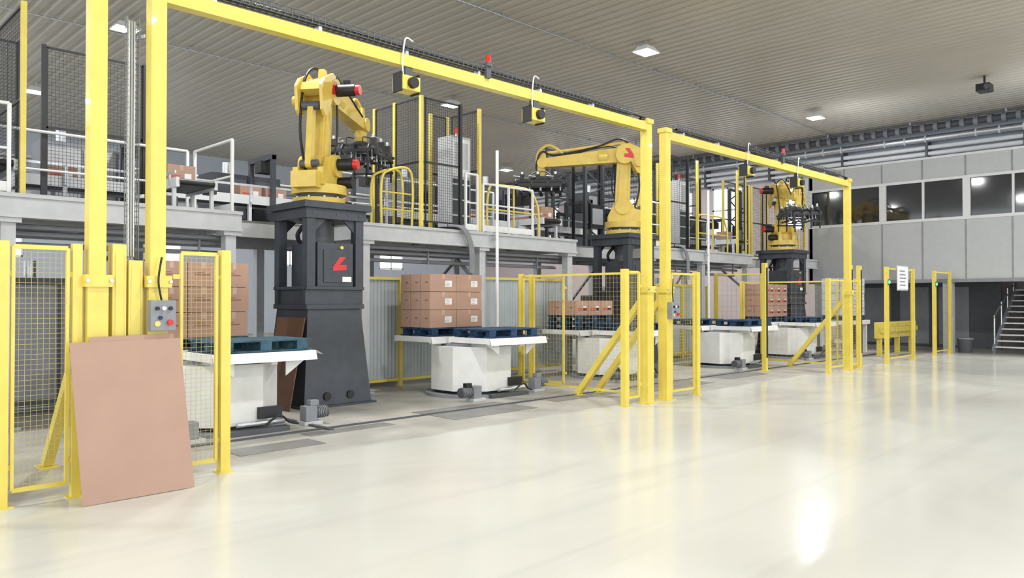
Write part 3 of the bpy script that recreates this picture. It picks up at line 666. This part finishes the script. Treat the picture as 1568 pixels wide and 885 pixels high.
q=MB(); y0,y1=13.2,13.9
q.bx(-5.8,25,y0,y0+.05,DZ+.42,DZ+.58,ALU); q.bx(-5.8,25,y1-.05,y1,DZ+.42,DZ+.58,ALU); q.bx(-5.8,25,y0+.05,y1-.05,DZ+.45,DZ+.54,DGREY)
x=-5.5
while x<25:
    for yy in (y0+.03,y1-.03): q.bx(x-.03,x+.03,yy-.03,yy+.03,DZ-.01,DZ+.42,ALU)
    q.bx(x-.02,x+.02,y0-.04,y0,DZ+.45,DZ+.75,STEEL)
    x+=1.5
q.bar((-5.8,y0-.04,DZ+.75),(25,y0-.04,DZ+.75),.02,.04,STEEL)
x=-4.6
while x<25:   # sensor / drive gantries over the belt
    for yy in (y0-.08,y1+.08): q.bx(x-.04,x+.04,yy-.04,yy+.04,DZ-.01,DZ+1.35,CHAR)
    q.bx(x-.05,x+.05,y0-.12,y1+.12,DZ+1.27,DZ+1.37,CHAR); q.bx(x-.12,x+.16,y0+.15,y0+.4,DZ+1.05,DZ+1.27,BLACK)
    q.bx(x+.1,x+.55,y0-.14,y0-.05,DZ+.22,DZ+.42,DGREY); x+=2.3
q.build('line_conveyor')
for xx in (-1.2,-.6,.9,1.4,2.6,3.3,6.4,6.9,11.3,12.0,13.6,17.9,18.4,21): onebox(xx,13.4,DZ+.541)
def machine(x,y,w,d,h,z=DZ,m_=MGREY,dm=None):
    q=MB(); dm=dm or GREY; q.bx(x,x+w,y,y+d,z+.1,z+h,m_)
    for xx in (x+.05,x+w-.05):
        for yy in (y+.05,y+d-.05): q.bx(xx-.05,xx+.05,yy-.05,yy+.05,z,z+.1,BLACK)
    q.bx(x+.08,x+w*.48,y-.02,y,z+.2,z+h-.1,dm); q.bx(x+w*.52,x+w-.08,y-.02,y,z+.2,z+h-.1,dm)
    q.bx(x+w*.56,x+w*.8,y-.03,y-.02,z+h*.55,z+h*.8,BLACK); q.cyl((x+w*.3,y+d/2,z+h),(x+w*.3,y+d/2,z+h+.25),.08,STEEL,12)
    q.build('machine_enclosure',.01)
for xx,w_,h_,m_,dm in ((3.4,1.2,1.3,MGREY,GREY),(10.6,1.0,1.5,MGREY,DGREY),(-1.6,1.5,1.4,MGREY,GREY),(6.2,1.4,1.1,CHAR,DGREY),(13.0,1.6,1.6,CHAR,DGREY),(17.2,1.4,1.8,CHAR,MGREY),(19.8,1.5,1.5,MGREY,CHAR),(22.3,1.4,1.5,CHAR,DGREY)):
    machine(xx,14.15,w_,.6,h_,DZ-.01,m_,dm)
for (xx,yy,w_,h_) in ((.2,12.0,1.6,2.0),(2.5,12.3,1.4,1.9),(4.2,13.2,1.1,2.0),(8,13.3,1.8,1.6),(12.6,13.2,1.4,1.9),(16.5,13,1.6,1.7),(19.6,13.2,1.2,2.0)):
    machine(xx,yy,w_,.8,h_,0,DGREY,MGREY)
conv(5.6,11.9,14.4,z=0,top=.75,name='lower_conveyor'); conv(14.6,11.9,14.4,z=0,top=.75,name='lower_conveyor')
def part(x0,x1,y,h=2.0):
    q=MB(); x=x0; vs=[];fs=[]
    while x<x1:
        vs+= [(x,y,.15),(x,y,h-.05),(x+.04,y+.02,.15),(x+.04,y+.02,h-.05)]; x+=.08
    n=len(vs)//2
    for k in range(n-1): fs.append((2*k,2*k+2,2*k+3,2*k+1))
    q.add(vs,fs,TRANSL)
    x=x0
    while x<=x1+.01: q.bx(x-.035,x+.035,y-.07,y,0,h,YEL); x+=(x1-x0)/round((x1-x0)/1.3)
    q.bx(x0,x1,y-.06,y-.01,h-.05,h,YEL); q.bx(x0,x1,y-.05,y-.01,.1,.15,YEL); q.build('fence_partition')
part(7.3,9.9,11.55); part(10.2,13.4,11.55,2.05); part(15.6,19.4,11.6)
for xx in (10.42,18.25):
    q=MB(); q.cyl((xx,10.83,0),(xx,10.83,4.5),.032,WHITE,12); q.cyl((xx,10.83,0),(xx,10.83,.02),.08,WHITE,12); q.bx(xx-.04,xx+.04,10.82,10.91,2.75,2.8,STEEL); q.build('vertical_riser_pipe')
for bx_ in (1.9,9.7,17.2):
    q=MB()
    for k in range(3): q.tube([(bx_-.5+.05*k,EY-.07,DZ+.06),(bx_-.2+.04*k,EY-.12,DZ+.02),(bx_+.0+.04*k,EY-.12,DZ-.3),(bx_+.05+.04*k,EY-.08,DZ-.8)],.025,MGREY,8)
    q.build('cable_bundle')
q=MB(); q.bar((5.50,10.35,.003),(5.74,10.35,1.33),.8,.012,CARDK); q.build('cardboard_sheet')
q=MB()
for (a,b,c_,d) in ((6.7,8.3,7.75,8.7),(4.7,5.9,8.0,8.25),(9.0,10.6,8.0,8.5),(11.2,13.2,7.7,8.5),(3.6,4.6,7.5,7.9),(14,15.6,7.8,8.6)):
    q.bx(a,b,c_,d,0,.006,PLATE)
q.build('floor_cover_plate')
q=MB(); q.bar((3.3,8.35,.01),(25,8.35,.01),.04,.02,DGREY); q.bar((5.1,8.2,.012),(5.1,9.7,.012),.06,.024,DGREY); q.build('floor_track')

# ---------------------------------------------------------------- world & camera
wd=bpy.data.worlds.new('World'); scene.world=wd; wd.use_nodes=True
bg=wd.node_tree.nodes['Background']; bg.inputs[0].default_value=(.90,.95,1,1); bg.inputs[1].default_value=3.0
cam=bpy.data.cameras.new('camera'); co=bpy.data.objects.new('camera',cam); scene.collection.objects.link(co)
cam.sensor_width=36; cam.lens=36*1180/1568; cam.clip_end=200
co.location=(0,0,1.6); co.rotation_euler=(math.radians(90+.75),0,math.radians(-45)); scene.camera=co
